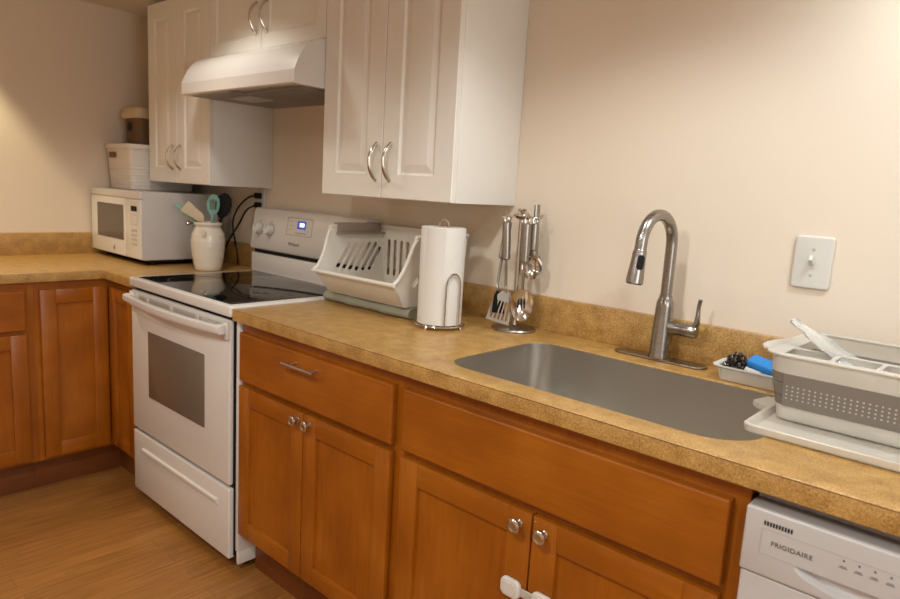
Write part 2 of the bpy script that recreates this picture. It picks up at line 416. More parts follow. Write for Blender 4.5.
# ------------------------------------------------------------------ sink
c = thing('sink', 'single bowl stainless steel undermount sink with rounded corners', 'sink', (1.19, -.37, .70))
R = lambda i, z, r: [(x, y, z) for x, y in rrect(.832+i, 1.540-i, -.562+i, -.160-i, r, 8)]
rg = [R(-.018, .8755, [.09, .085, .09, .11]), R(-.018, .8735, [.09, .085, .09, .11]), R(.000, .8735, [.075, .07, .075, .095]), R(.002, .86, [.073, .068, .073, .093]), R(.006, .74, [.07, .065, .07, .09]), R(.012, .705, [.065, .06, .065, .085]), R(.03, .688, [.05]*4), R(.06, .684, [.04]*4)]
rg = [R(.0006, .911, [.0745, .0695, .0745, .0945]), R(.0006, .8735, [.0745, .0695, .0745, .0945])] + rg[3:]
out = [R(-.003, z, [.078, .073, .078, .098]) for z in (.70, .80, .8755)]
b = MB(); b.rings(rg, cap0=False, cap1=True)
b.build('bowl', 'steel', c)
MB().lathe([(.043, .6845), (.043, .687), (.032, .6875), (.028, .6855), (.0001, .6850)], (1.19, -.37, 0)).build('drain', 'chrome', c)

# ------------------------------------------------------------------ faucet
fx, fy = 1.155, -.072
c = thing('faucet', 'brushed nickel pull-down gooseneck faucet with side lever behind the sink', 'faucet', (fx, fy, ZT))
b = MB().plate(rrect(1.030, 1.281, -.098, -.046, .026, 8), [], .006, Matrix.Translation((0, 0, ZT)), bev=.002); b.build('deck_plate', 'plate_steel', c)
MB().lathe([(.029, ZT+.006), (.029, ZT+.010), (.0275, ZT+.014), (.0225, 1.055), (.0215, 1.066), (.0185, 1.074), (.0165, 1.079), (.0165, 1.084)], (fx, fy, 0), seg=36).build('body', 'nickel', c)
# neck: up, over, and forward-left
dirv = Vector((-.09, -.99, 0)).normalized(); rad = .072
P = [(fx, fy, 1.08), (fx, fy, 1.14), (fx, fy, 1.215)]
for i in range(1, 17):
    a = PI*i/16*1.0
    q = Vector((fx, fy, 1.215))+dirv*(rad*(1-math.cos(a)))+Vector((0, 0, rad*math.sin(a)*1.02)); P.append(tuple(q))
end = Vector(P[-1]); dn = (Vector((0, 0, -1))+dirv*.15).normalized()
P.append(tuple(end+dn*.02))
MB().tube(P, .0145, 20).build('neck', 'nickel', c)
h0 = end+dn*.012; uu = dn.cross(Vector((0, 0, 1)).cross(dirv)).normalized(); vv = dn.cross(uu)
hm = mx(h0, uu, vv, dn)
p = MB().lathe([(.0150, 0), (.0165, .003), (.0165, .006), (.0170, .025), (.0205, .068), (.0205, .080), (.0185, .082), (.0001, .0815)], m=hm, seg=28).build('spray_head', 'nickel', c)
MB().lathe([(.0165, .0815), (.0165, .0835), (.0001, .0835)], m=hm, seg=24).build('spray_face', 'black', p)
bd = Vector((-.2, -.98, 0)).normalized(); bu = Vector((.72, -.69, 0)).normalized()
bu = (bu-dn*bu.dot(dn)).normalized(); sd = dn.cross(bu)
bmx = mx(h0+bu*.0135+dn*.030, sd, dn, bu)
MB().plate(rrect(-.0085, .0085, -.018, .018, .008), [], .006, bmx, bev=.0015).build('spray_button', 'black', p)
# lever on the right
MB().lathe([(.0001, .016), (.018, .018), (.0175, .030), (.0165, .055), (.0172, .057), (.0172, .086), (.015, .090), (.0001, .091)], (fx, fy, 1.003), 'x', seg=24).build('lever_hub', 'nickel', c)
P = smooth([(fx+.076, fy, 1.006), (fx+.087, fy-.001, 1.022), (fx+.089, fy-.002, 1.045), (fx+.089, fy-.002, 1.068), (fx+.092, fy-.003, 1.086)], 5)
MB().tube(P, [.013-.0065*min(1, i/12) for i in range(len(P))], 12, flat=(1, .75), up=(0, 1, 0)).build('lever', 'nickel', c)

# ------------------------------------------------------------------ range
rx0, rx1 = -.746, .000
c = thing('range', 'white freestanding electric range with black glass cooktop', 'range', (-.38, -.33, 0))
MB().box(rx0-.002, rx1, -.607, -.025, .075, .884, .003).build('body', 'enamel', c)
for x in (rx0-.002, rx1-.012): MB().box(x, x+.012, -.607, -.03, .03, .080, .002).build('side_skirt', 'enamel', c)
for x in (rx0+.05, rx1-.05):
    for y in (-.55, -.08): MB().lathe([(.018, 0), (.018, .012), (.01, .015), (.01, .076)], (x, y, 0), seg=14).build('levelling_foot', 'black', c)
MB().box(rx0-.006, rx1-.0175, -.613, -.606, .06, .884).build('front_gasket', 'black', c)
p = MB().box(rx0-.001, rx1+.001, -.642, -.028, .885, .921, .007, 3).build('cooktop', 'enamel', c)
gl = MB().plate(rrect(rx0+.035, rx1-.030, -.622, -.122, .006), [], .0022, Matrix.Translation((0, 0, .9200)), bev=.0006).build('glass_surface', 'black_glass', p)
for x, y, r in ((-.55, -.46, .11), (-.19, -.46, .085), (-.55, -.235, .085), (-.19, -.235, .11)):
    MB().plate(circ(x, y, r, 48), [circ(x, y, r-.0016, 48)], .0002, Matrix.Translation((0, 0, .9221))).build('burner_ring', 'ringgrey', gl)
yd = -.630
dx1_ = rx1-.0215
d = MB().box(rx0-.014, dx1_, yd, -.612, .312, .870, .006, 3).build('oven_door', 'enamel', c)
MB().box(-.612, -.182, yd-.002, yd+.002, .468, .727, .0015).build('window', 'oven_glass', d)
v = MB().box(-.69, -.07, yd-.0012, yd+.001, .838, .856, .0006).build('vent_slot', 'ltgrey', d)
for x0 in (-.61, -.42, -.23): MB().box(x0-.012, x0+.012, yd-.0028, yd-.0005, .836, .858, .0006).build('vent_bridge', 'enamel', v)
for i in range(7): MB().box(-.195+i*.014, -.189+i*.014, yd-.0024, yd-.0005, .840, .854).build('vent_rib', 'enamel', v)
P = []
for i in range(21):
    t = i/20; P.append((rx0+.004+(dx1_-rx0-.004)*t, yd-.030-.028*math.sin(PI*t), .843))
b = MB(); rg = []
for x, y, z in P: rg.append([(x, y+.010, z-.013), (x, y-.008, z-.012), (x, y-.011, z-.006), (x, y-.009, z+.010), (x, y+.002, z+.014), (x, y+.010, z+.012)])
b.rings(rg)
for x in (rx0+.003, dx1_-.034): b.box(x, x+.030, yd-.034, yd+.002, .826, .858, .004)
for x in (rx0-.008, dx1_-.032): b.box(x, x+.031, yd-.010, yd+.002, .808, .866, .003)
b.build('oven_handle', 'enamel', d)
z0, z1 = .050, .300
d = MB().box(rx0-.012, dx1_, yd, -.607, z0, z1, .005, 3).build('storage_drawer', 'enamel', c)
b = MB()
prof = [(yd+.001, .244), (yd-.007, .240), (yd-.0085, .232), (yd-.006, .226), (yd+.001, .222)]
b.rings([[(x, y, z) for y, z in prof] for x in (-.672, -.092)])
b.build('finger_ledge', 'enamel', d)
# backguard
MB().box(rx0, rx1-.002, -.112, -.03, .9215, 1.004, .004).build('riser', 'enamel', c)
MB().box(rx0+.006, rx1-.008, -.100, -.03, 1.003, 1.022).build('riser_gap', 'black', c)
prof = [(-.030, 1.021), (-.112, 1.021), (-.118, 1.028), (-.094, 1.190), (-.088, 1.197), (-.079, 1.200), (-.030, 1.196)]
pan = MB().rings([[(x, y, z) for y, z in prof] for x in (rx0, rx0+.004, rx1-.004, rx1)]).build('control_panel', 'enamel', c, ang=50)
tilt = Vector((0, .024, .162)).normalized(); nout = Vector((0, -.162, .024)).normalized()
def onpan(x, z, off=0):
    y = -.118+(z-1.028)*.024/.162
    return mx(Vector((x, y, z))+nout*off, (1, 0, 0), tilt, nout)
for x in (-.690, -.607):
    k = MB().lathe([(.026, 0), (.026, .003), (.023, .005), (.021, .022), (.019, .026), (.0001, .0265)], m=onpan(x, 1.110), seg=28).build('dial', 'enamel', pan)
    MB().lathe([(.0285, 0), (.0285, .0035), (.0255, .0045)], m=onpan(x, 1.110), seg=28, cap=False).build('dial_shade_ring', 'ltgrey', k)  # grey ring added to imitate the shaded side of the dial
    MB().box(-.0012, .0012, .004, .018, .0262, .0268, m=onpan(x, 1.110)).build('dial_mark', 'printgrey', k)
k = MB().plate(rrect(-.086, .086, -.036, .036, .004), [rrect(-.0845, .0845, -.0345, .0345, .003)], .0006, onpan(-.405, 1.137), ).build('display_outline', 'printgrey', pan)
k = MB().box(-.028, .028, -.0165, .0165, 0, .001, m=onpan(-.392, 1.145)).build('display', 'screen', pan)
b = MB()
g = onpan(-.388, 1.146, .001)
for i, x in enumerate((-.011, 0, .011)):
    b.plate(rrect(x-.0042, x+.0042, -.008, .008, .001), [rrect(x-.0022, x+.0022, .001, .006, .0005), rrect(x-.0022, x+.0022, -.006, -.001, .0005)], .0004, g)
b.build('digits', 'glyph', k)
for i in range(6): MB().box(-.036+i*.0125, -.028+i*.0125, -.0018, .0018, 0, .0005, m=onpan(-.392, 1.112)).build('button_caption', 'printgrey', pan)
for x in (-.065, -.05, .045, .062):
    for y in (.018, .002, -.014): MB().box(x-.003, x+.003, y-.0012, y+.0012, 0, .0005, m=onpan(-.405, 1.137)).build('button_mark', 'printgrey', pan)
for x in (-.690, -.607): MB().box(x-.002, x+.002, -.038, -.034, 0, .0005, m=onpan(0, 1.110)).build('dial_dot', 'printgrey', pan); MB().box(x-.008, x+.008, .034, .036, 0, .0005, m=onpan(0, 1.110)).build('dial_caption', 'printgrey', pan)
MB().text('Whirlpool', .021, .0006, onpan(-.43, 1.064, .0004), sx=.85).build('logo', 'printgrey', pan)

# ------------------------------------------------------------------ range hood + upper cabinets
yU = -.302
c = thing('range_hood', 'white under-cabinet range hood with rounded front above the range', 'range hood', (-.38, -.2, 1.63))
prof = [(-.001, 1.630), (-.418, 1.630), (-.421, 1.634), (-.421, 1.674), (-.411, 1.700), (-.399, 1.724), (-.385, 1.744), (-.368, 1.761), (-.350, 1.773), (-.330, 1.782), (-.315, 1.786), (-.300, 1.7885), (-.001, 1.7885)]
b = MB()
inner = [(y+.0 if y > -.01 else y+.004, z) for y, z in prof]
b.rings([[(x, y, z) for y, z in prof] for x in (-.760, -.757, -.003, 0)])
hood = b.build('shell', 'enamel', c, ang=16)
MB().box(-.735, -.025, -.395, -.02, 1.6285, 1.6302).build('underside_pan', 'hoodunder', c)
f = MB().box(-.36, -.04, -.37, -.05, 1.6245, 1.6285, .001).build('grease_filter', 'hoodunder', c)
b = MB()
for i in range(12): b.box(-.345+i*.0265, -.343+i*.0265, -.36, -.06, 1.6238, 1.6246)
b.build('filter_slats', 'grey', f)
MB().box(-.60, -.45, -.31, -.20, 1.622, 1.6287, .002).build('lamp_lens', 'frost', c)
MB().box(-.44, -.38, -.40, -.36, 1.624, 1.6287, .001).build('switch_plate', 'grey', c)

def upper(label, x0, x1, z0, z1, splits, handles, hz, flat=False, ins=.072, loc=None):
    c = thing('upper_cabinet', label, 'cabinet', ((x0+x1)/2, -.15, z0))
    MB().box(x0, x1, yU+.0185, -.001, z0, z1, .001).build('body', 'therm', c)
    fmu = FRONT(yU+.018); xs = [x0]+splits+[x1]
    for i in range(len(xs)-1):
        d = raised(c, fmu, xs[i]+.0012, xs[i+1]-.0012, z0+.001, z1-.004, ins=ins, flat=flat)
        arch_handle(d, handles[i], yU, hz[0], hz[1])
    return c
upper('tall white upper cabinet right of the hood with bright exposed side', .0005, .598, 1.283, 2.070, [.300], [.274, .338], (1.338, 1.449), ins=.072)
upper('tall white upper cabinet in the corner over the microwave', -1.326, -.7625, 1.283, 2.070, [-1.047], [-1.088, -1.016], (1.344, 1.445), ins=.066)
upper('short white two-door cabinet directly above the range hood', -.7615, -.0005, 1.790, 2.070, [-.385], [-.417, -.345], (1.848, 1.957), flat=True, ins=.050)
for x0, x1 in ((-1.326, -.7625), (.0005, .598)): pass

# ------------------------------------------------------------------ microwave
c = thing('microwave', 'white countertop microwave in the corner with a white basket on top', 'microwave', (-1.37, -.25, ZT))
x0, x1, yf, yb, z0, z1 = -1.624, -1.070, -.457, -.095, .938, 1.237
MB().box(x0, x1, yf+.010, yb, z0, z1, .003).build('casing', 'casing', c)
for x in (x0+.04, x1-.04):
    for y in (yf+.07, yb-.04): MB().lathe([(.014, ZT), (.016, z0-.009)], (x, y, 0), seg=14).build('foot', 'black', c)
MB().box(x0+.012, x1-.008, yf+.04, yb-.01, z0-.010, z0+.002, .003).build('underside_shadow', 'black', c)  # black pan added as the shadow strip under the microwave
d = MB().box(x0, -1.231, yf, yf+.012, z0+.002, z1-.034, .006, 3).build('door', 'enamel', c)
MB().plate(rrect(-1.545, -1.246, 1.013, 1.172, .006), [], .001, WALLF(0, yf-.0001, 0)).build('window', 'micro_glass', d)
MB().box(x0, x1, yf+.001, yf+.012, z1-.033, z1, .004, 3).build('top_trim', 'enamel', c)
p = MB().box(-1.229, x1, yf, yf+.012, z0+.002, z1-.034, .006, 3).build('control_panel', 'enamel', c)
MB().box(-1.165, -1.105, yf-.001, yf+.002, 1.150, 1.173).build('display', 'black', p)
b = MB(); b.plate(rrect(-1.168, -1.102, 1.090, 1.135, .006), [rrect(-1.166, -1.104, 1.092, 1.133, .005)], .0008, WALLF(0, yf, 0))
for i in range(3):
    for j in range(4): b.box(-1.165+i*.022, -1.149+i*.022, yf-.0008, yf+.001, 1.000+j*.02, 1.012+j*.02, .0003)
b.build('keypad', 'ltgrey', p)
MB().plate([(-1.366, .962), (-1.346, .962), (-1.351, .976), (-1.356, .984), (-1.361, .976)], [], .0008, WALLF(0, yf, 0)).build('logo', 'printgrey', d)

# ------------------------------------------------------------------ basket on the microwave and bin in it
c = thing('basket', 'white plastic storage basket on top of the microwave', 'basket', (-1.48, -.23, 1.236))
def tub(x0, x1, y0, y1, z0, z1, tap, r=.02, w=.0035, rim=.008, rimh=.02):
    g = lambda i, z, rr: [(x, y, z) for x, y in rrect(x0+i, x1-i, y0+i, y1-i, rr, 4)]
    return [g(tap+.004, z0, r), g(tap, z0+.004, r), g(tap*.1, z1-rimh, r), g(-rim, z1-rimh, r+rim), g(-rim, z1-.002, r+rim), g(-rim+.002, z1, r+rim-.002), g(w-.002, z1, r-w), g(w, z1-.002, r-w), g(tap+w, z0+.006, r-w)]
bk = (-1.626, -1.347, -.384, -.055, 1.2375, 1.449)
MB().rings(tub(*bk, .014)).build('tub', 'basket', c)
MB().plate(rrect(-1.580, -1.502, 1.384, 1.411, .005), [], .0012, mx((0, -.3845, 0), (1, 0, 0), (0, 0, 1), (0, -1, 0))).build('hand_hole', 'bindark', c)
b = MB()
for i in range(7):
    z = 1.262+i*.015
    b.rings([[(x, y, zz) for x, y in rrect(bk[0]+.014*(1-(z-1.2365)/.2)-e, bk[1]-.014*(1-(z-1.2365)/.2)+e, bk[2]+.014*(1-(z-1.2365)/.2)-e, bk[3]-.014*(1-(z-1.2365)/.2)+e, .02, 4)] for zz, e in ((z-.004, -.001), (z, .0012), (z+.004, -.001))], cap0=False, cap1=False)
b.build('weave_ribs', 'basket', c)
c = thing('bin', 'small brown bin with a pale rim standing inside the white basket', 'bin', (-1.51, -.2, 1.243))
t = (-1.588, -1.412, -.312, -.09, 1.2445, 1.605)
MB().rings(tub(*t, .012, r=.022, rim=0.001, rimh=.01)).build('tub', 'bindark', c)
g = lambda i, z: [(x, y, z) for x, y in rrect(t[0]+i, t[1]-i, t[2]+i, t[3]-i, .028, 5)]
MB().rings([g(-.0015, 1.578), g(-.009, 1.574), g(-.0125, 1.580), g(-.011, 1.604), g(-.004, 1.622), g(.010, 1.630), g(.016, 1.626), g(.008, 1.606), g(-.0015, 1.606)], cap0=False, cap1=False).build('rim', 'beige', c)
MB().plate(rrect(-1.535, -1.490, 1.515, 1.560, .018), [], .001, WALLF(0, -.3123, 0)).build('hand_hole', 'gap', c)

# ------------------------------------------------------------------ crock and tools
cx, cy = -.862, -.255
c = thing('utensil_crock', 'cream glazed ceramic crock of cooking tools beside the microwave', 'crock', (cx, cy, ZT))
prof = [(.056, 0), (.061, .003), (.064, .02), (.072, .06), (.078, .11), (.0785, .135), (.074, .165), (.064, .188), (.058, .197), (.058, .203), (.064, .207), (.066, .213), (.064, .219), (.058, .220), (.055, .215), (.054, .198), (.068, .160), (.070, .11), (.058, .015), (.0001, .012)]
pr = []
for i in range(len(prof)-1):
    (r0, h0_), (r1, h1_) = prof[i], prof[i+1]; pr.append((r0, h0_))
    if 2 <= i <= 5:
        n = 6
        for k in range(1, n): pr.append((r0+(r1-r0)*k/n+(.0009 if k % 2 else -.0006), h0_+(h1_-h0_)*k/n))
pr.append(prof[-1])
MB().lathe([(r*.91, ZT+h*.955) for r, h in pr], (cx, cy, 0), seg=44).build('body', 'ceramic', c, ang=60)
b = MB(); b.lathe([(.0001, -.022), (.008, -.020), (.012, -.008), (.011, .006), (.007, .016), (.0001, .02)], m=mx((cx+.049, cy-.044, ZT+.160), (1, 0, 0), (0, 1, 0), (.25, -.25, 1)), seg=14); b.build('lug', 'ceramic', c)
zc = ZT+.20
def tool(name, label, matname, foot, top, head, catg='cooking utensil', hmat=None):
    """foot inside crock, top where the head begins; head = list of (s, half width) along the handle"""
    c = thing(name, label, catg, foot, 'cooking tools in the crock')
    f, t_ = Vector(foot), Vector(top); ax = (t_-f).normalized()
    view = Vector((1.87, -1.71, 1.32))-t_; view = (view-ax*view.dot(ax)).normalized()
    b = MB().tube([f, f+(t_-f)*.5, t_+ax*.012], [.005, .0055, .005], 10); b.build('handle', hmat or matname, c)
    side = ax.cross(view); lf = [(-w, s) for s, w in head]; rt = [(w, s) for s, w in head][::-1]
    return c, lf+rt, mx(t_-view*.002, side, ax, view)
rt_ = Vector((.747, .665, 0)); tw = Vector((.665, -.747, 0)); C0 = Vector((cx, cy, ZT))
def cp(a, z, t=0): return tuple(C0+rt_*a+tw*t+Vector((0, 0, z)))
c, o, m_ = tool('spatula', 'mint green silicone spatula leaning left out of the crock, seen edge on', 'mint', cp(.030, .02, .000), cp(-.068, .222, .004), [(0, .004), (.012, .008), (.06, .009), (.085, .007), (.095, .003)])
MB().plate(o, [], .012, m_ @ Matrix.Rotation(.42, 4, 'Z'), bev=.003).build('blade', 'mint', c)
c, o, m_ = tool('turner', 'beige flat turner leaning left at the front of the crock', 'beige', cp(.030, .02, .022), cp(-.010, .222, .034), [(0, .012), (.02, .020), (.05, .022), (.086, .027), (.092, .024)])
m_ = m_ @ Matrix.Rotation(.72, 4, 'Z')
MB().plate(o, [], .004, m_, bev=.001).build('blade', 'beige', c)
c, o, m_ = tool('slotted_spoon', 'mint green slotted spoon standing upright in the crock', 'mint', cp(.0, .02, .0), cp(.022, .238, .010), [(0, .006), (.010, .014), (.025, .023), (.050, .027), (.075, .023), (.090, .012), (.094, .003)])
MB().plate(o, [slot(-.010, .03, -.010, .065, .003), slot(0, .026, 0, .07, .003), slot(.010, .03, .010, .065, .003)], .005, m_, bev=.001).build('bowl', 'mint', c)
c, o, m_ = tool('ladle', 'black ladle standing at the back right of the crock', 'black', cp(.010, .02, -.03), cp(.044, .230, -.038), [(0, .008), (.012, .02), (.03, .030), (.06, .034), (.09, .028), (.105, .014), (.110, .004)])
MB().plate(o, [], .012, m_, bev=.005).build('bowl', 'black', c)
# small silver tool between microwave and crock
c = thing('kitchen_tool', 'slim grey metal tool with a round knob standing between microwave and crock', 'kitchen tool', (-.965, -.262, ZT))
MB().box(-.974, -.960, -.270, -.254, ZT, 1.125, .003).build('handle', 'utensil_steel', c)
MB().lathe([(.004, 0), (.004, .018), (.011, .02), (.013, .027), (.009, .034), (.0001, .035)], (-.967, -.268, 1.112), '-y', 18).build('knob', 'chrome', c)
MB().tube([(-.974, -.262, 1.112), (-.945, -.262, 1.118)], .005, 10).build('arm', 'black', c)

# ------------------------------------------------------------------ outlet and cords behind the range
c = thing('wall_outlet', 'white double wall outlet behind the range with two black plugs', 'outlet', (-.846, 0, 1.223))
MB().plate(rrect(-.884, -.812, 1.166, 1.280, .006), [], .006, WALLF(0, -.0002, 0), bev=.002).build('cover_plate', 'plastic_white', c)
def cord(pts, label):
    c = thing('power_cord', label, 'cord', pts[0])
    p0 = Vector(pts[0])
    MB().box(p0.x-.017, p0.x+.015, p0.y-.004, p0.y+.020, p0.z-.013, p0.z+.013, .005).build('plug', 'black', c)
    MB().tube(smooth(pts, 6), .0042, 10).build('cable', 'black', c)
cord([(-.848, -.028, 1.246), (-.905, -.034, 1.235), (-.985, -.034, 1.190), (-1.033, -.034, 1.135), (-1.040, -.034, 1.085), (-1.022, -.036, 1.04), (-.99, -.040, .97), (-.965, -.05, .9185)], 'black power cord in the upper socket behind the range, looping left')
cord([(-.848, -.028, 1.204), (-.895, -.048, 1.178), (-.955, -.052, 1.11), (-1.02, -.054, 1.045), (-1.065, -.056, .99), (-1.085, -.056, .94), (-1.09, -.056, .9185)], 'black power cord in the lower socket behind the range, running straight down-left')

# ------------------------------------------------------------------ drying mat, bin drainer, bar
c = MB()
sec = [(-.270, .9142), (-.284, .921), (-.288, .932), (-.282, .943), (-.270, .950), (-.07, .950), (-.056, .942), (-.052, .930), (-.056, .9142)]
rg = []
for i in range(19):
    x = .006+.424*i/18
    rg.append([(x, y+(.004*math.sin(i*.8) if y < -.2 else 0), z+(.0012*math.sin(i*1.7+y*40)-.0012 if .92 < z < .949 else 0)) for y, z in sec])
c.rings(rg)
o = c.build('drying_mat', 'sage', ang=60); tag(o, 'folded sage green drying mat under the white slotted bin', 'mat')

c = thing('storage_bin', 'white plastic open-front bin with slotted sides left of the paper towels', 'storage bin', (.21, -.15, .951))
bx0, bx1, zb, ZB, YB = .015, .440, .951, 1.176, -.036
sprof = [(-.288, zb), (-.346, 1.024), (-.344, 1.031), (-.328, 1.044), (-.304, 1.085), (-.284, 1.138), (-.268, 1.166), (-.256, 1.172), (YB, ZB), (YB, zb)]
sl = []
for i in range(6):
    y0 = -.258+.031*i; sl.append(slot(y0, 1.022, min(y0+.066, YB-.014), 1.022+.088*min(1, (YB-.014-y0)/.066), .0078))
tx = .11
def sidew(x, t):
    m0 = Matrix(((0, 0, 1, x), (1, 0, 0, 0), (0, 1, 0, 0), (0, 0, 0, 1)))
    sh = Matrix.Identity(4); sh[0][2] = t; sh[0][3] = -t*ZB
    return sh @ m0
MB().plate(sprof, sl, .003, sidew(bx0, -tx)).build('side_panel', 'plastic_warm', c)
MB().plate(sprof, sl, .003, sidew(bx1-.003, tx)).build('side_panel', 'plastic_warm', c)
xz = lambda z, s: (bx0+tx*(ZB-z) if s < 0 else bx1-tx*(ZB-z))
back = [(xz(zb, -1), zb), (xz(zb, 1), zb), (xz(ZB, 1), ZB), (xz(ZB, -1), ZB)]
bs = [slot(.062+.033*i, 1.005, .062+.033*i, 1.122, .0078) for i in range(11)]
MB().plate(back, bs, .003, WALLF(0, YB+.003, 0)).build('back_panel', 'plastic_warm', c)
fl = [(xz(zb, -1), -.288), (xz(zb, 1), -.288), (xz(zb, 1), YB), (xz(zb, -1), YB)]
MB().plate(fl, [], .003, Matrix.Translation((0, 0, zb))).build('bottom_panel', 'plastic_warm', c)
fr = lambda z, y, w: [(xz(z, -1), y, z), (xz(z, 1), y, z), (xz(z, 1), y+w, z), (xz(z, -1), y+w, z)]
MB().rings([fr(zb, -.286, .006), fr(.955, -.293, .004), fr(1.005, -.332, .004), fr(1.026, -.348, .006)]).build('front_panel', 'plastic_warm', c)
b = MB()
for s_ in (-1, 1):
    P = [(xz(z, s_)+s_*.001, y, z) for y, z in sprof[1:9]]
    b.tube(smooth(P, 4), .0062, 8)
b.tube([(xz(1.024, -1)-.006, -.349, 1.026), (xz(1.024, 1)+.006, -.349, 1.026)], .0068, 8)
b.tube([(bx0, YB, ZB), (bx1, YB, ZB)], .0050, 8)
b.build('rim', 'plastic_warm', c)
o = MB().box(bx0-.012, bx0+.013, -.248, -.046, ZB+.0045, ZB+.011, .002).box(bx0+.0095, bx0+.013, -.248, -.046, ZB-.026, ZB+.008, .0012).box(bx0+.012, bx0+.028, -.254, -.040, ZB-.028, ZB-.022, .001).build('clip_bar', 'taupe')
tag(o, 'taupe plastic bar hooked over the top left edge of the white bin', 'bar')

# ------------------------------------------------------------------ paper towels
tx_, ty_ = .546, -.268
c = thing('paper_towel_holder', 'chrome wire upright paper towel holder on the worktop', 'paper towel holder', (tx_, ty_, ZT))
ring = lambda r, z, n=40: [(tx_+r*math.cos(2*PI*i/n), ty_+r*math.sin(2*PI*i/n), z) for i in range(n)]
b = MB().tube(ring(.075, ZT+.011), .0026, 8, closed=True)
b.tube([(tx_-.072, ty_, ZT+.011), (tx_+.072, ty_, ZT+.011)], .0022, 8).tube([(tx_, ty_-.072, ZT+.011), (tx_, ty_+.072, ZT+.011)], .0022, 8)
b.build('base_ring', 'chrome', c)
for a in (.25, 1.8, 3.4, 4.9):
    MB().lathe([(.0045, ZT), (.0055, ZT+.004), (.004, ZT+.009)], (tx_+.072*math.cos(a), ty_+.072*math.sin(a), 0), seg=12).build('foot', 'chrome', c)
MB().tube([(tx_, ty_, ZT+.011), (tx_, ty_, 1.213)], .003, 8).tube(smooth([(tx_-.010, ty_-.008, 1.214), (tx_-.010, ty_-.008, 1.225), (tx_, ty_, 1.235), (tx_+.010, ty_+.008, 1.225), (tx_+.010, ty_+.008, 1.214)], 6), .0026, 8).lathe([(.018, 1.2125), (.018, 1.2145), (.0001, 1.2155)], (tx_, ty_, 0), seg=20).build('post', 'chrome', c)
va = math.atan2(-1.711-ty_, 1.871-tx_)+.05
ar = []
for sgn in (1,):
    a0, a1 = va-.16+.36, va+.16+.36
pA = lambda a, z, r=.0735: (tx_+r*math.cos(a), ty_+r*math.sin(a), z)
va2 = va+.50
P = [pA(va2-.33, ZT+.010), pA(va2-.33, 1.03), pA(va2-.30, 1.058), pA(va2-.16, 1.077), pA(va2, 1.082), pA(va2+.16, 1.077), pA(va2+.30, 1.058), pA(va2+.33, 1.03), pA(va2+.33, ZT+.010)]
MB().tube(smooth(P, 6), .0026, 8).build('tension_arm', 'chrome', c)
c = thing('paper_towel_roll', 'roll of white paper towels on the chrome wire holder', 'paper towels', (tx_, ty_, ZT+.016))
b = MB(); zt0, zt1 = ZT+.0145, 1.212
def spiral(z):
    pts = []
    for i in range(56):
        a = 2*PI*i/56; r = .0660
        pts.append((tx_+r*math.cos(a), ty_+r*math.sin(a), z))
    return pts
inn = [[(tx_+.019*math.cos(2*PI*i/56), ty_+.019*math.sin(2*PI*i/56), z) for i in range(56)] for z in (zt0, zt1)]
o1 = [(x, y, zt1-.003) for x, y, z in spiral(0)]; o2 = [(tx_+(x-tx_)*.97, ty_+(y-ty_)*.97, zt1) for x, y, z in spiral(0)]
b.rings([inn[1], inn[0], [(x, y, zt0) for x, y, z in spiral(0)], o1, o2, inn[1]], cap0=False, cap1=False)
b.build('sheets', 'paper', c)
a0 = va+.03
rg = []
for z in (zt0+.001, zt1-.002):
    rg.append([])
P0 = [(tx_+(.0664+.0022*(k/8))*math.cos(a0-.9+.9*k/8), ty_+(.0664+.0022*(k/8))*math.sin(a0-.9+.9*k/8)) for k in range(9)]
Pi = [(tx_+.0661*math.cos(a0-.9+.9*k/8), ty_+.0661*math.sin(a0-.9+.9*k/8)) for k in range(8, -1, -1)]
MB().plate([p for p in P0]+Pi, [], zt1-zt0-.003, Matrix.Translation((0, 0, zt0+.001))).build('loose_end', 'paper', c)

# ------------------------------------------------------------------ utensil carousel
ux, uy = .700, -.098
c = thing('utensil_stand', 'round-based chrome utensil carousel by the backsplash', 'utensil stand', (ux, uy, ZT))
MB().lathe([(.066, ZT), (.0665, ZT+.004), (.064, ZT+.008), (.03, ZT+.011), (.010, ZT+.016), (.009, ZT+.02), (.0001, ZT+.02)], (ux, uy, 0), seg=40).build('base', 'utensil_steel', c)
MB().lathe([(.0075, ZT+.018), (.0075, 1.245), (.016, 1.248), (.024, 1.256), (.024, 1.262), (.018, 1.268), (.012, 1.272), (.014, 1.277), (.0001, 1.280)], (ux, uy, 0), seg=24).build('pole', 'chrome', c)
HK = []
CAMA = math.radians(-54)
for dl in (-88, 20, 62, 108, -128, 175):
    a = CAMA+math.radians(dl); cs, sn = math.cos(a), math.sin(a)
    P = [(ux+r*cs, uy+r*sn, z) for r, z in ((.018, 1.256), (.040, 1.252), (.054, 1.250), (.061, 1.254), (.063, 1.262))]
    MB().tube(smooth(P, 4), .0026, 8).build('hook', 'chrome', c)
    HK.append((ux+.045*cs, uy+.045*sn, a))
def hang(name, label, k, parts, catg='kitchen utensil', tilt=0, spin=0):
    x, y, a = HK[k]
    c = thing(name, label, catg, (x, y, 1.256), 'utensils on the carousel')
    # frame: local x sideways, local y up along the tool, local z outwards from the pole
    a = CAMA+spin
    out = Vector((math.cos(a), math.sin(a), 0)); up = Vector((0, 0, 1)); sd = up.cross(out)
    up2 = (up*math.cos(tilt)+sd*math.sin(tilt)).normalized(); sd2 = up2.cross(out)
    F = mx((x, y, 1.256), sd2, up2, out)
    parts(c, F); return c
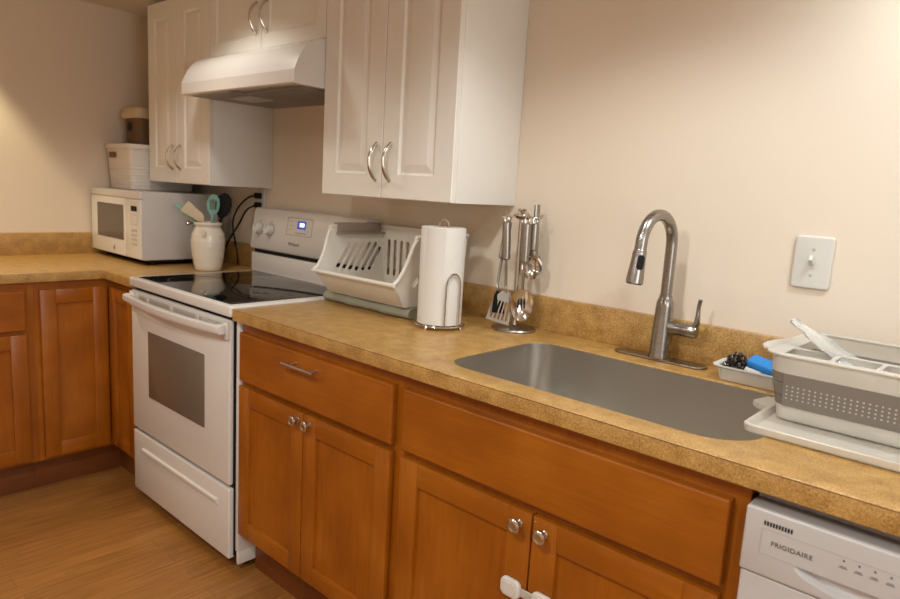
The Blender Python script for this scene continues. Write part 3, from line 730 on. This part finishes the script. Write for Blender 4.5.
def loop_handle(c, F, L=.115, w=.0120, dz=0, mt='utensil_steel'):
    b = MB().tube([F @ Vector((.006*math.cos(t), -.010+.010*math.sin(t), dz)) for t in [2*PI*i/14 for i in range(14)]], .0018, 6, closed=True)
    b.build('hanging_loop', 'chrome', c)
    P = [F @ Vector((0, -.018-L*t, dz)) for t in (0, .03, .5, .97, 1)]
    MB().tube(P, [w*.6, w, w*1.08, w, w*.6], 14, up=tuple(F.to_3x3() @ Vector((1, 0, 0))), flat=(1.0, .65)).build('handle', mt, c)
def turner(c, F, slotted=True):
    loop_handle(c, F)
    P = [(0, -.132, 0), (0, -.18, .001), (0, -.215, .004), (0, -.232, .016)]
    MB().tube([F @ Vector(p) for p in smooth(P, 4)], .0042, 8).build('shaft', 'utensil_steel', c)
    G = F @ mx((0, -.230, .015), (1, 0, 0), (0, .985, -.17), (0, .17, .985)) @ Matrix.Rotation(-.30 if slotted else 0, 4, 'Z')
    k_ = 1 if slotted else .72
    o = [(x*k_, y*k_) for x, y in ((-.012, .004), (.012, .004), (.030, -.022), (.036, -.092), (-.036, -.092), (-.030, -.022))]
    MB().plate(o, [slot(x*.8, -.030, x, -.080, .0032) for x in (-.0235, -.0118, 0, .0118, .0235)] if slotted else [], .0016, G).build('blade', 'utensil_steel' if slotted else 'black', c)
def bowlshape(c, F, cy_, rx, ry, depth, slots=False, name='bowl', m_='chrome'):
    b = MB(); rg = []
    for s in range(0, 9):
        t = s/8; rr = max(.02, t); rg.append([F @ Vector((rx*rr*math.cos(2*PI*i/32), cy_+ry*rr*math.sin(2*PI*i/32), -depth*(1-t*t))) for i in range(32)])
    rg2 = [[p+(F.to_3x3() @ Vector((0, 0, -.0014))) for p in r] for r in rg][::-1]
    b.rings(rg+rg2); p = b.build(name, m_, c, ang=60)
    if slots:
        for x in (-.009, 0, .009):
            MB().plate(slot(x, -.015, x, .017, .0022), [], .0008, F @ Matrix.Translation((0, cy_+.004, -depth+.0008+abs(x)*.09))).build('slot', 'black', p)
def sspoon(c, F):
    loop_handle(c, F)
    MB().tube([F @ Vector(p) for p in smooth([(0, -.132, 0), (0, -.18, -.001), (0, -.214, -.003)], 4)], .0042, 8).build('shaft', 'utensil_steel', c)
    bowlshape(c, F, -.258, .033, .049, .014, True)
def ladle(c, F):
    loop_handle(c, F, L=.080)
    MB().tube([F @ Vector(p) for p in smooth([(0, -.095, 0), (0, -.108, .0), (0, -.118, -.002)], 4)], .004, 8).build('shaft', 'utensil_steel', c)
    bowlshape(c, F, -.148, .030, .036, .020)
def tongs(c, F):
    for s in (-1, 1):
        P = [(0, .036, s*.002), (0, -.02, s*.005), (0, -.08, s*.010), (0, -.11, s*.012)]
        MB().tube([F @ Vector(p) for p in smooth(P, 4)], .0085, 10, up=tuple(F.to_3x3() @ Vector((1, 0, 0))), flat=(1, .22)).build('arm', 'utensil_steel', c)
        o = []
        for i in range(28):
            t = 2*PI*i/28; r = 1+.07*math.cos(9*t); o.append((.022*r*math.cos(t), -.145+.040*r*math.sin(t)))
        MB().plate(o, [], .002, F @ Matrix.Translation((0, 0, s*.010-.001)), bev=.0004).build('claw', 'utensil_steel', c)
hang('turner', 'slotted steel turner hanging at the front left of the carousel', 0, lambda c, F: turner(c, F, True), tilt=-.055, spin=.10)
hang('slotted_spoon', 'slotted steel spoon hanging at the front of the carousel', 1, sspoon, tilt=-.01, spin=.1)
hang('ladle', 'steel ladle with a shiny bowl hanging at the right of the carousel', 2, ladle, tilt=-.0, spin=.15)
hang('tongs', 'steel tongs with scalloped tips rising above the right side of the carousel', 3, tongs, tilt=.0, spin=.5)
hang('turner', 'turner with a dark solid blade hanging at the left rear of the carousel', 4, lambda c, F: turner(c, F, False), tilt=.17, spin=.8)

# ------------------------------------------------------------------ switch
c = thing('light_switch', 'white toggle light switch on the wall right of the faucet', 'light switch', (1.467, 0, 1.2))
MB().plate(rrect(1.426, 1.508, 1.141, 1.263, .008), [], .0075, WALLF(0, -.0002, 0), bev=.0035).build('cover_plate', 'plastic_white', c)
b = MB().plate(rrect(1.462, 1.472, 1.190, 1.214, .001), [], .002, WALLF(0, -.0075, 0)); b.build('toggle_collar', 'plastic_white', c)
b = MB(); b.rings([[(1.4625, -.009, 1.194), (1.4715, -.009, 1.194), (1.4715, -.009, 1.210), (1.4625, -.009, 1.210)], [(1.4635, -.026, 1.208), (1.4705, -.026, 1.208), (1.4705, -.022, 1.219), (1.4635, -.022, 1.219)]]); b.build('toggle', 'plastic_white', c)
for z in (1.232, 1.172):
    MB().lathe([(.0035, 0), (.0035, .0008), (.002, .0014), (.0001, .0014)], (1.467, -.0076, z), '-y', 14).build('screw', 'ltgrey', c)

# ------------------------------------------------------------------ dishwasher
c = thing('dishwasher', 'white built-in dishwasher under the right end of the worktop', 'dishwasher', (1.85, -.3, 0))
dx0, dx1 = 1.574, 2.172
MB().box(dx0+.003, dx1-.003, -.590, -.03, .02, .868).build('tub', 'dwgrey', c)
MB().box(dx0+.03, dx1-.03, -.54, -.05, 0, .03).build('toe_plate', 'black', c)
MB().box(dx0+.004, dx1-.004, -.632, -.585, .846, .853, .001).build('top_strip', 'dwgrey', c)
p = MB().box(dx0, dx1, -.640, -.592, .744, .8525, .004, 3).build('control_panel', 'dwwhite', c)
# pocket handle scooped out of the panel's lower edge
cut = MB()
def half(sx, z1, z0, y): return [(1.862+.209*sx*math.cos(PI+PI*i/24), y, z1-(z1-z0)*abs(math.sin(PI*i/24))**.8) for i in range(25)]
cut.rings([half(1.0, .781, .7475, -.645), half(1.0, .781, .7475, -.6392), half(.93, .7795, .752, -.622)])
k = cut.build('cutter', 'pocket'); 
for me_ in (p.data,): me_.materials.append(M['pocket'])
k.location = (0, 0, 0)
mod = p.modifiers.new('b', 'BOOLEAN'); mod.operation = 'DIFFERENCE'; mod.solver = 'EXACT'; mod.object = k
k.matrix_world = Matrix.Translation(-Vector((0, 0, 0)))
# panel verts are relative to the root: move the cutter there too
bpy.context.view_layer.update()
dg = bpy.context.evaluated_depsgraph_get(); me = bpy.data.meshes.new_from_object(p.evaluated_get(dg))
p.modifiers.clear(); p.data = me; bpy.data.objects.remove(k)
me.set_sharp_from_angle(angle=math.radians(30))
MB().plate([(1.601, .7815), (1.601, .8235), (2.145, .8235), (2.145, .7815)], [[(1.6016, .7821), (1.6016, .8229), (2.1444, .8229), (2.1444, .7821)]], .0006, WALLF(0, -.6401, 0)).build('panel_line', 'ltgrey', p)
for i in range(10):
    x = 1.603+i*.0043; MB().plate([(x, .8295), (x+.0026, .8295), (x+.0026, .8365), (x, .8365)], [], .0006, WALLF(0, -.6401, 0)).build('vent_slot', 'black', p)
MB().text('FRIGIDAIRE', .0108, .0006, WALLF(1.6462, -.6404, .8028), sx=1.0, bold=.00012, spacing=1.1).build('brand_lettering', 'printgrey', p)
for i in range(8):
    x = 1.716+i*.0197
    q = MB().lathe([(.0016, 0), (.0016, .0008), (.0001, .0012)], (x, -.6400, .8172), '-y', 12).build('button', 'printgrey', p)
    MB().box(x-.004, x+.004, -.6406, -.6399, .8074, .8088).box(x-.0055, x+.0055, -.6406, -.6399, .8050, .8064).build('button_caption', 'grey', q)
MB().box(dx0+.002, dx1-.002, -.636, -.592, .11, .742, .004, 3).build('door', 'dwwhite', c)

# ------------------------------------------------------------------ soap dish, scrubber, sponge
c = thing('soap_dish', 'small white ribbed dish behind the sink holding a scrubber and sponge', 'dish', (1.395, -.11, ZT))
g = lambda x0, x1, y0, y1, z, r: [(x, y, z) for x, y in rrect(x0, x1, y0, y1, r, 5)]
sx0, sx1, sy0, sy1 = 1.322, 1.470, -.148, -.048
MB().rings([g(sx0+.012, sx1-.008, sy0+.010, sy1-.010, ZT+.001, .012), g(sx0+.010, sx1-.006, sy0+.008, sy1-.008, ZT+.004, .014), g(sx0+.004, sx1-.002, sy0+.002, sy1-.002, ZT+.030, .018), g(sx0-.006, sx1+.003, sy0-.004, sy1+.004, ZT+.034, .022), g(sx0-.006, sx1+.003, sy0-.004, sy1+.004, ZT+.037, .022), g(sx0+.006, sx1-.004, sy0+.004, sy1-.004, ZT+.036, .016), g(sx0+.014, sx1-.010, sy0+.012, sy1-.012, ZT+.008, .012)]).build('dish', 'plastic_white', c)
b = MB()
for i in range(26):
    x = sx0+.016+i*.005; b.rings([[(x-.001, sy0+.0095, ZT+.005), (x+.001, sy0+.0095, ZT+.005), (x+.001, sy0+.012, ZT+.005), (x-.001, sy0+.012, ZT+.005)], [(x-.001, sy0+.0010, ZT+.029), (x+.001, sy0+.0010, ZT+.029), (x+.001, sy0+.004, ZT+.029), (x-.001, sy0+.004, ZT+.029)]])
b.build('ribs', 'plastic_white', c)
c = thing('scrubber', 'coiled steel wool scrubber heaped in the white dish', 'scrubber', (1.355, -.09, ZT+.03))
rnd = random.Random(3); 
for mt, nm in (('scrubdark', 'dark_coils'), ('scrub', 'highlight_coils')):  # bright coils carry the highlights in their colour, over the dark wool
    b = MB()
    for k in range(90):
        a = rnd.uniform(0, 2*PI); rr = rnd.uniform(0, 1)**.5; ph = rnd.uniform(0, 1)
        px, py = 1.360+.027*rr*math.cos(a), -.098+.032*rr*math.sin(a); pz = ZT+.018+ph*(.050*math.sqrt(max(0, 1-rr*rr*.85)))
        ax = Vector((rnd.uniform(-1, 1), rnd.uniform(-1, 1), rnd.uniform(-1, 1))).normalized(); u_ = ax.orthogonal().normalized(); v_ = ax.cross(u_)
        r_ = rnd.uniform(.004, .0075)
        b.tube([Vector((px, py, pz))+u_*r_*math.cos(2*PI*i/9)+v_*r_*math.sin(2*PI*i/9) for i in range(9)], .0011, 5, closed=True)
    b.build(nm, mt, c)
c = MB()
sub = bmesh.new(); bmesh.ops.create_grid(sub, x_segments=1, y_segments=1, size=1); sub.free()
c.box(-.038, .040, -.019, .020, -.009, .010, .004, 3, m=Matrix.Translation((1.424, -.098, ZT+.044)) @ Matrix.Rotation(.16, 4, 'Y') @ Matrix.Rotation(.30, 4, 'X') @ Matrix.Rotation(-.1, 4, 'Z'))
o = c.build('sponge', 'blue'); tag(o, 'blue sponge leaning in the white dish beside the scrubber', 'sponge')
c = MB().box(-.016, .018, -.010, .010, -.0035, .0035, .002, m=Matrix.Translation((1.404, -.129, ZT+.034)) @ Matrix.Rotation(.25, 4, 'Y') @ Matrix.Rotation(.2, 4, 'Z'))
o = c.build('scouring_pad', 'plastic_white'); tag(o, 'small white pad lying under the blue sponge', 'pad')

# ------------------------------------------------------------------ drip tray and collapsible dish rack
c = thing('drip_tray', 'translucent white drip tray under the collapsible dish rack', 'tray', (1.7, -.27, ZT))
ox0, ox1, oy0, oy1 = 1.501, 1.990, -.478, -.040
g = lambda i, z, r: [(x, y, z) for x, y in rrect(ox0+i, ox1-i, oy0+i, oy1-i, r, 5)]
MB().rings([g(.008, ZT+.0005, .012), g(.002, ZT+.004, .014), g(0, ZT+.016, .014), g(.001, ZT+.018, .013), g(.007, ZT+.018, .010), g(.011, ZT+.012, .010), g(.014, ZT+.006, .008), g(.05, ZT+.0045, .008)]).build('tray', 'trayplastic', c)
MB().rings([[(1.512, -.318, z), (1.478, -.312, z), (1.462, -.290, z), (1.474, -.238, z), (1.512, -.228, z)] for z in (ZT+.003, ZT+.013)]).build('drain_spout', 'trayplastic', c)

c = thing('dish_rack', 'collapsible dish rack with a perforated grey band and white rim', 'dish rack', (1.7, -.22, ZT+.006))
kx0, kx1, ky0, ky1 = 1.505, 1.93, -.376, -.060
zb0, zg0, zg1, zr = ZT+.0062, .951, 1.015, 1.049
g = lambda i, z, r=.03: [(x, y, z) for x, y in rrect(kx0+i, kx1-i, ky0+i, ky1-i, r, 6)]
# white base dish
MB().rings([g(.022, zb0, .02), g(.016, zb0+.003, .022), g(.012, zg0, .024), g(.016, zg0, .022), g(.020, zb0+.008, .02), g(.04, zb0+.006, .018)]).build('base', 'frost', c)
# grey collapsible band: perforated front, plain ends/back, two fold lines
hol = []
for i in range(36):
    for j in range(4): hol.append(circ(kx0+.037+i*.0097, .9670+j*.0078, .0019, 8))
tl = .010
fm_ = mx((0, ky0+tl, zg0), (1, 0, 0), (0, -tl/(zg1-zg0), 1), (0, -1, 0))
hol = [[(x, (z-zg0)) for x, z in h] for h in hol]
MB().plate([(kx0+.030, 0), (kx1-.030, 0), (kx1-.030, zg1-zg0), (kx0+.030, zg1-zg0)], hol, .0006, fm_ @ Matrix.Translation((0, 0, .0019))).build('perforated_band', 'greyrub', c)
b = MB()
def uband(zz, i):
    pts = [p for p in rrect(kx0+i, kx1-i, ky0+i, ky1-i, .03, 6)]
    # open at the front: right-front corner round the back to left-front corner
    pts = pts[21:] + pts[:21]
    return pts
path = rrect(0, 1, 0, 1, .1, 6)
def sweep(i0, i1):
    R0 = rrect(kx0+i0, kx1-i0, ky0+i0, ky1-i0, .03, 6); k0 = len(R0)
    order = list(range(k0))
    # rrect order: corner ++ , -+, --, +-  -> start at the +- corner end so the front edge is last
    order = list(range(21, 28))+list(range(0, 21))
    return [R0[q] for q in order]
lo, mid, mid2, hi = sweep(.010, 0), sweep(.004, 0), sweep(.0065, 0), sweep(0, 0)
lv = [(zg0, lo), (.967, sweep(.0075, 0)), (.969, sweep(.0095, 0)), (.971, sweep(.007, 0)), (.993, sweep(.0032, 0)), (.995, sweep(.0052, 0)), (.997, sweep(.0027, 0)), (zg1, hi)]
outer = [[(x, y, z) for x, y in pts] for z, pts in lv]
cxm, cym = (kx0+kx1)/2, (ky0+ky1)/2
inner = [[(x+.0025*(1 if x < cxm else -1), y+.0025*(1 if y < cym else -1), z) for x, y, z in r] for r in outer][::-1]
b.rings(outer+inner+[outer[0]], cap0=False, cap1=False, closed=False)
b.build('fold_band', 'greyrub', c)
# white sheet added behind the perforations to imitate the lit interior
MB().plate([(kx0+.030, 0), (kx1-.030, 0), (kx1-.030, zg1-zg0), (kx0+.030, zg1-zg0)], [], .0016, fm_).build('lit_backing', 'plastic_white', c)
# white translucent collar and rim
MB().rings([g(0, zg1, .03), g(-.002, zr, .032), g(.001, zr, .03), g(.003, zg1, .028), g(0, zg1, .03)], cap0=False, cap1=False).build('collar', 'frost', c)
def rimloop(i, z):
    pts = rrect(kx0-i, kx1+i, ky0-i, ky1+i, .03+i, 6); o = []
    for x, y in pts:
        o.append((x, y, z))
    return o
def rim_outline(i):
    # handle lobe on the left end
    pts = rrect(kx0-.006-i, kx1+.006+i, ky0-.006-i, ky1+.006+i, .034+i, 6)
    return pts
MB().plate(rrect(kx0-.012, kx1+.012, ky0-.010, ky1+.012, .040, 8), [rrect(kx0+.024, kx1-.024, ky0+.086, ky1-.010, .016, 5)] + [rrect(kx0+.022+w0, kx0+.022+w1, ky0+.010, ky0+.078, .006, 3) for w0, w1 in ((0, .075), (.083, .150), (.158, .225), (.233, .300), (.308, .375))], .004, Matrix.Translation((0, 0, zr-.001)), bev=.0012).build('rim', 'frost', c)
MB().plate([(kx0-.006, -.345), (kx0-.022, -.340), (kx0-.032, -.318), (kx0-.034, -.285), (kx0-.028, -.245), (kx0-.016, -.205), (kx0-.006, -.195)], [], .0045, Matrix.Translation((0, 0, zr-.001)), bev=.001).build('end_handle', 'frost', c)
# cutlery dividers
b = MB()
for x in (kx0+.101, kx0+.176, kx0+.251, kx0+.326): b.box(x-.001, x+.001, ky0+.016, ky0+.080, .96, zr)
b.box(kx0+.02, kx1-.02, ky0+.079, ky0+.082, .95, zr)
b.build('cutlery_divider', 'frost', c)

# ------------------------------------------------------------------ clear plastic sleeve lying in the rack
c = MB(); rg = []; n = 26
A, B_ = Vector((1.508, -.262, 1.100)), Vector((1.706, -.318, 1.002))
ax = (B_-A).normalized(); sd = Vector((.35, .9, .1)); sd = (sd-ax*sd.dot(ax)).normalized(); nn = ax.cross(sd)
rg = []
for i in range(n):
    t = i/(n-1); w = .008+.020*min(1, t*2.4)-.008*max(0, t-.75)*4*.5
    p = A.lerp(B_, t); ring = []
    for k in range(16):
        a = 2*PI*k/16; rip = .0022*math.sin(t*23+k*.9)+.0016*math.sin(t*41+k*2.1)
        ring.append(p+sd*math.cos(a)*w+nn*(math.sin(a)*(.004+.002*math.sin(t*9))+rip*math.cos(a*1.0)))
    rg.append(ring)
c.rings(rg)
o = c.build('plastic_sleeve', 'clear', ang=70); tag(o, 'crumpled clear plastic sleeve poking up out of the dish rack', 'plastic sleeve')

# ------------------------------------------------------------------ camera
R_yaw, R_pitch, R_roll = .7278, -.1604, .0586
f = Vector((-math.sin(R_yaw)*math.cos(R_pitch), math.cos(R_yaw)*math.cos(R_pitch), math.sin(R_pitch)))
r = f.cross(Vector((0, 0, 1))).normalized(); u = r.cross(f)
r2 = r*math.cos(R_roll)+u*math.sin(R_roll); u2 = -r*math.sin(R_roll)+u*math.cos(R_roll)
cam = bpy.data.objects.new('camera', bpy.data.cameras.new('camera')); COL.objects.link(cam)
cam.matrix_world = mx((1.8711, -1.711, 1.3151), r2, u2, -f)
cam.data.sensor_width = 36; cam.data.lens = 665.136/900*36; cam.data.clip_start = .02
cam.data.dof.use_dof = True; cam.data.dof.focus_distance = 1.65; cam.data.dof.aperture_fstop = 4.8
S.camera = cam

# ------------------------------------------------------------------ light
def spot(name, loc, watts, half, blend, col, rad=.05, aim=(0, 0, -1)):
    L = bpy.data.lights.new(name, 'SPOT'); L.energy = watts; L.color = col; L.spot_size = 2*math.radians(half); L.spot_blend = blend; L.shadow_soft_size = rad
    o = bpy.data.objects.new(name, L); COL.objects.link(o); o.location = loc
    o.rotation_euler = Vector(aim).to_track_quat('-Z', 'Y').to_euler(); return o
def area(name, loc, watts, sx, sy, col, aim):
    L = bpy.data.lights.new(name, 'AREA'); L.energy = watts; L.color = col; L.shape = 'RECTANGLE'; L.size = sx; L.size_y = sy
    o = bpy.data.objects.new(name, L); COL.objects.link(o); o.location = loc
    o.rotation_euler = Vector(aim).to_track_quat('-Z', 'Y').to_euler(); return o
WARM = (1, .98, .92)
NEUT = (.94, 1, 1)
spot('ceiling_can_right', (1.86, -.37, 2.07), 27, 80, .6, (.86, 1, 1.08), .05)
spot('ceiling_can_range', (-.42, -.68, 2.07), 11, 66, .4, (1, .99, .94), .05)
spot('fill_sink', (1.12, -.66, 2.07), 15, 66, .5, NEUT, .05)  # unseen fill added over the sink to lift wall and counter
spot('ceiling_can_left', (-1.46, -1.10, 2.07), 36, 40, .3, (1, .90, .60), .05)
spot('fill_room', (1.10, -1.9, 2.07), 56, 84, .5, NEUT, .06)  # general fill added in mid room, no lamp seen there
spot('fill_behind', (2.4, -2.2, 2.07), 40, 80, .5, NEUT, .06)  # unseen fill added behind the camera
spot('fill_far', (-.15, -2.3, 2.07), 38, 80, .5, WARM, .06)  # unseen fill added to brighten the oven and left fronts
area('window_daylight', (3.25, -1.3, 1.4), 16, 1.2, 1.1, (.9, .97, 1.05), (-1, .1, -.05))
w = bpy.data.worlds.new('world'); S.world = w; w.use_nodes = True
w.node_tree.nodes['Background'].inputs[0].default_value = (.5, .45, .4, 1); w.node_tree.nodes['Background'].inputs[1].default_value = .05

S.view_settings.view_transform = 'Standard'; S.view_settings.look = 'None'; S.view_settings.gamma = 1; S.view_settings.use_curve_mapping = False
S.view_settings.exposure = .08
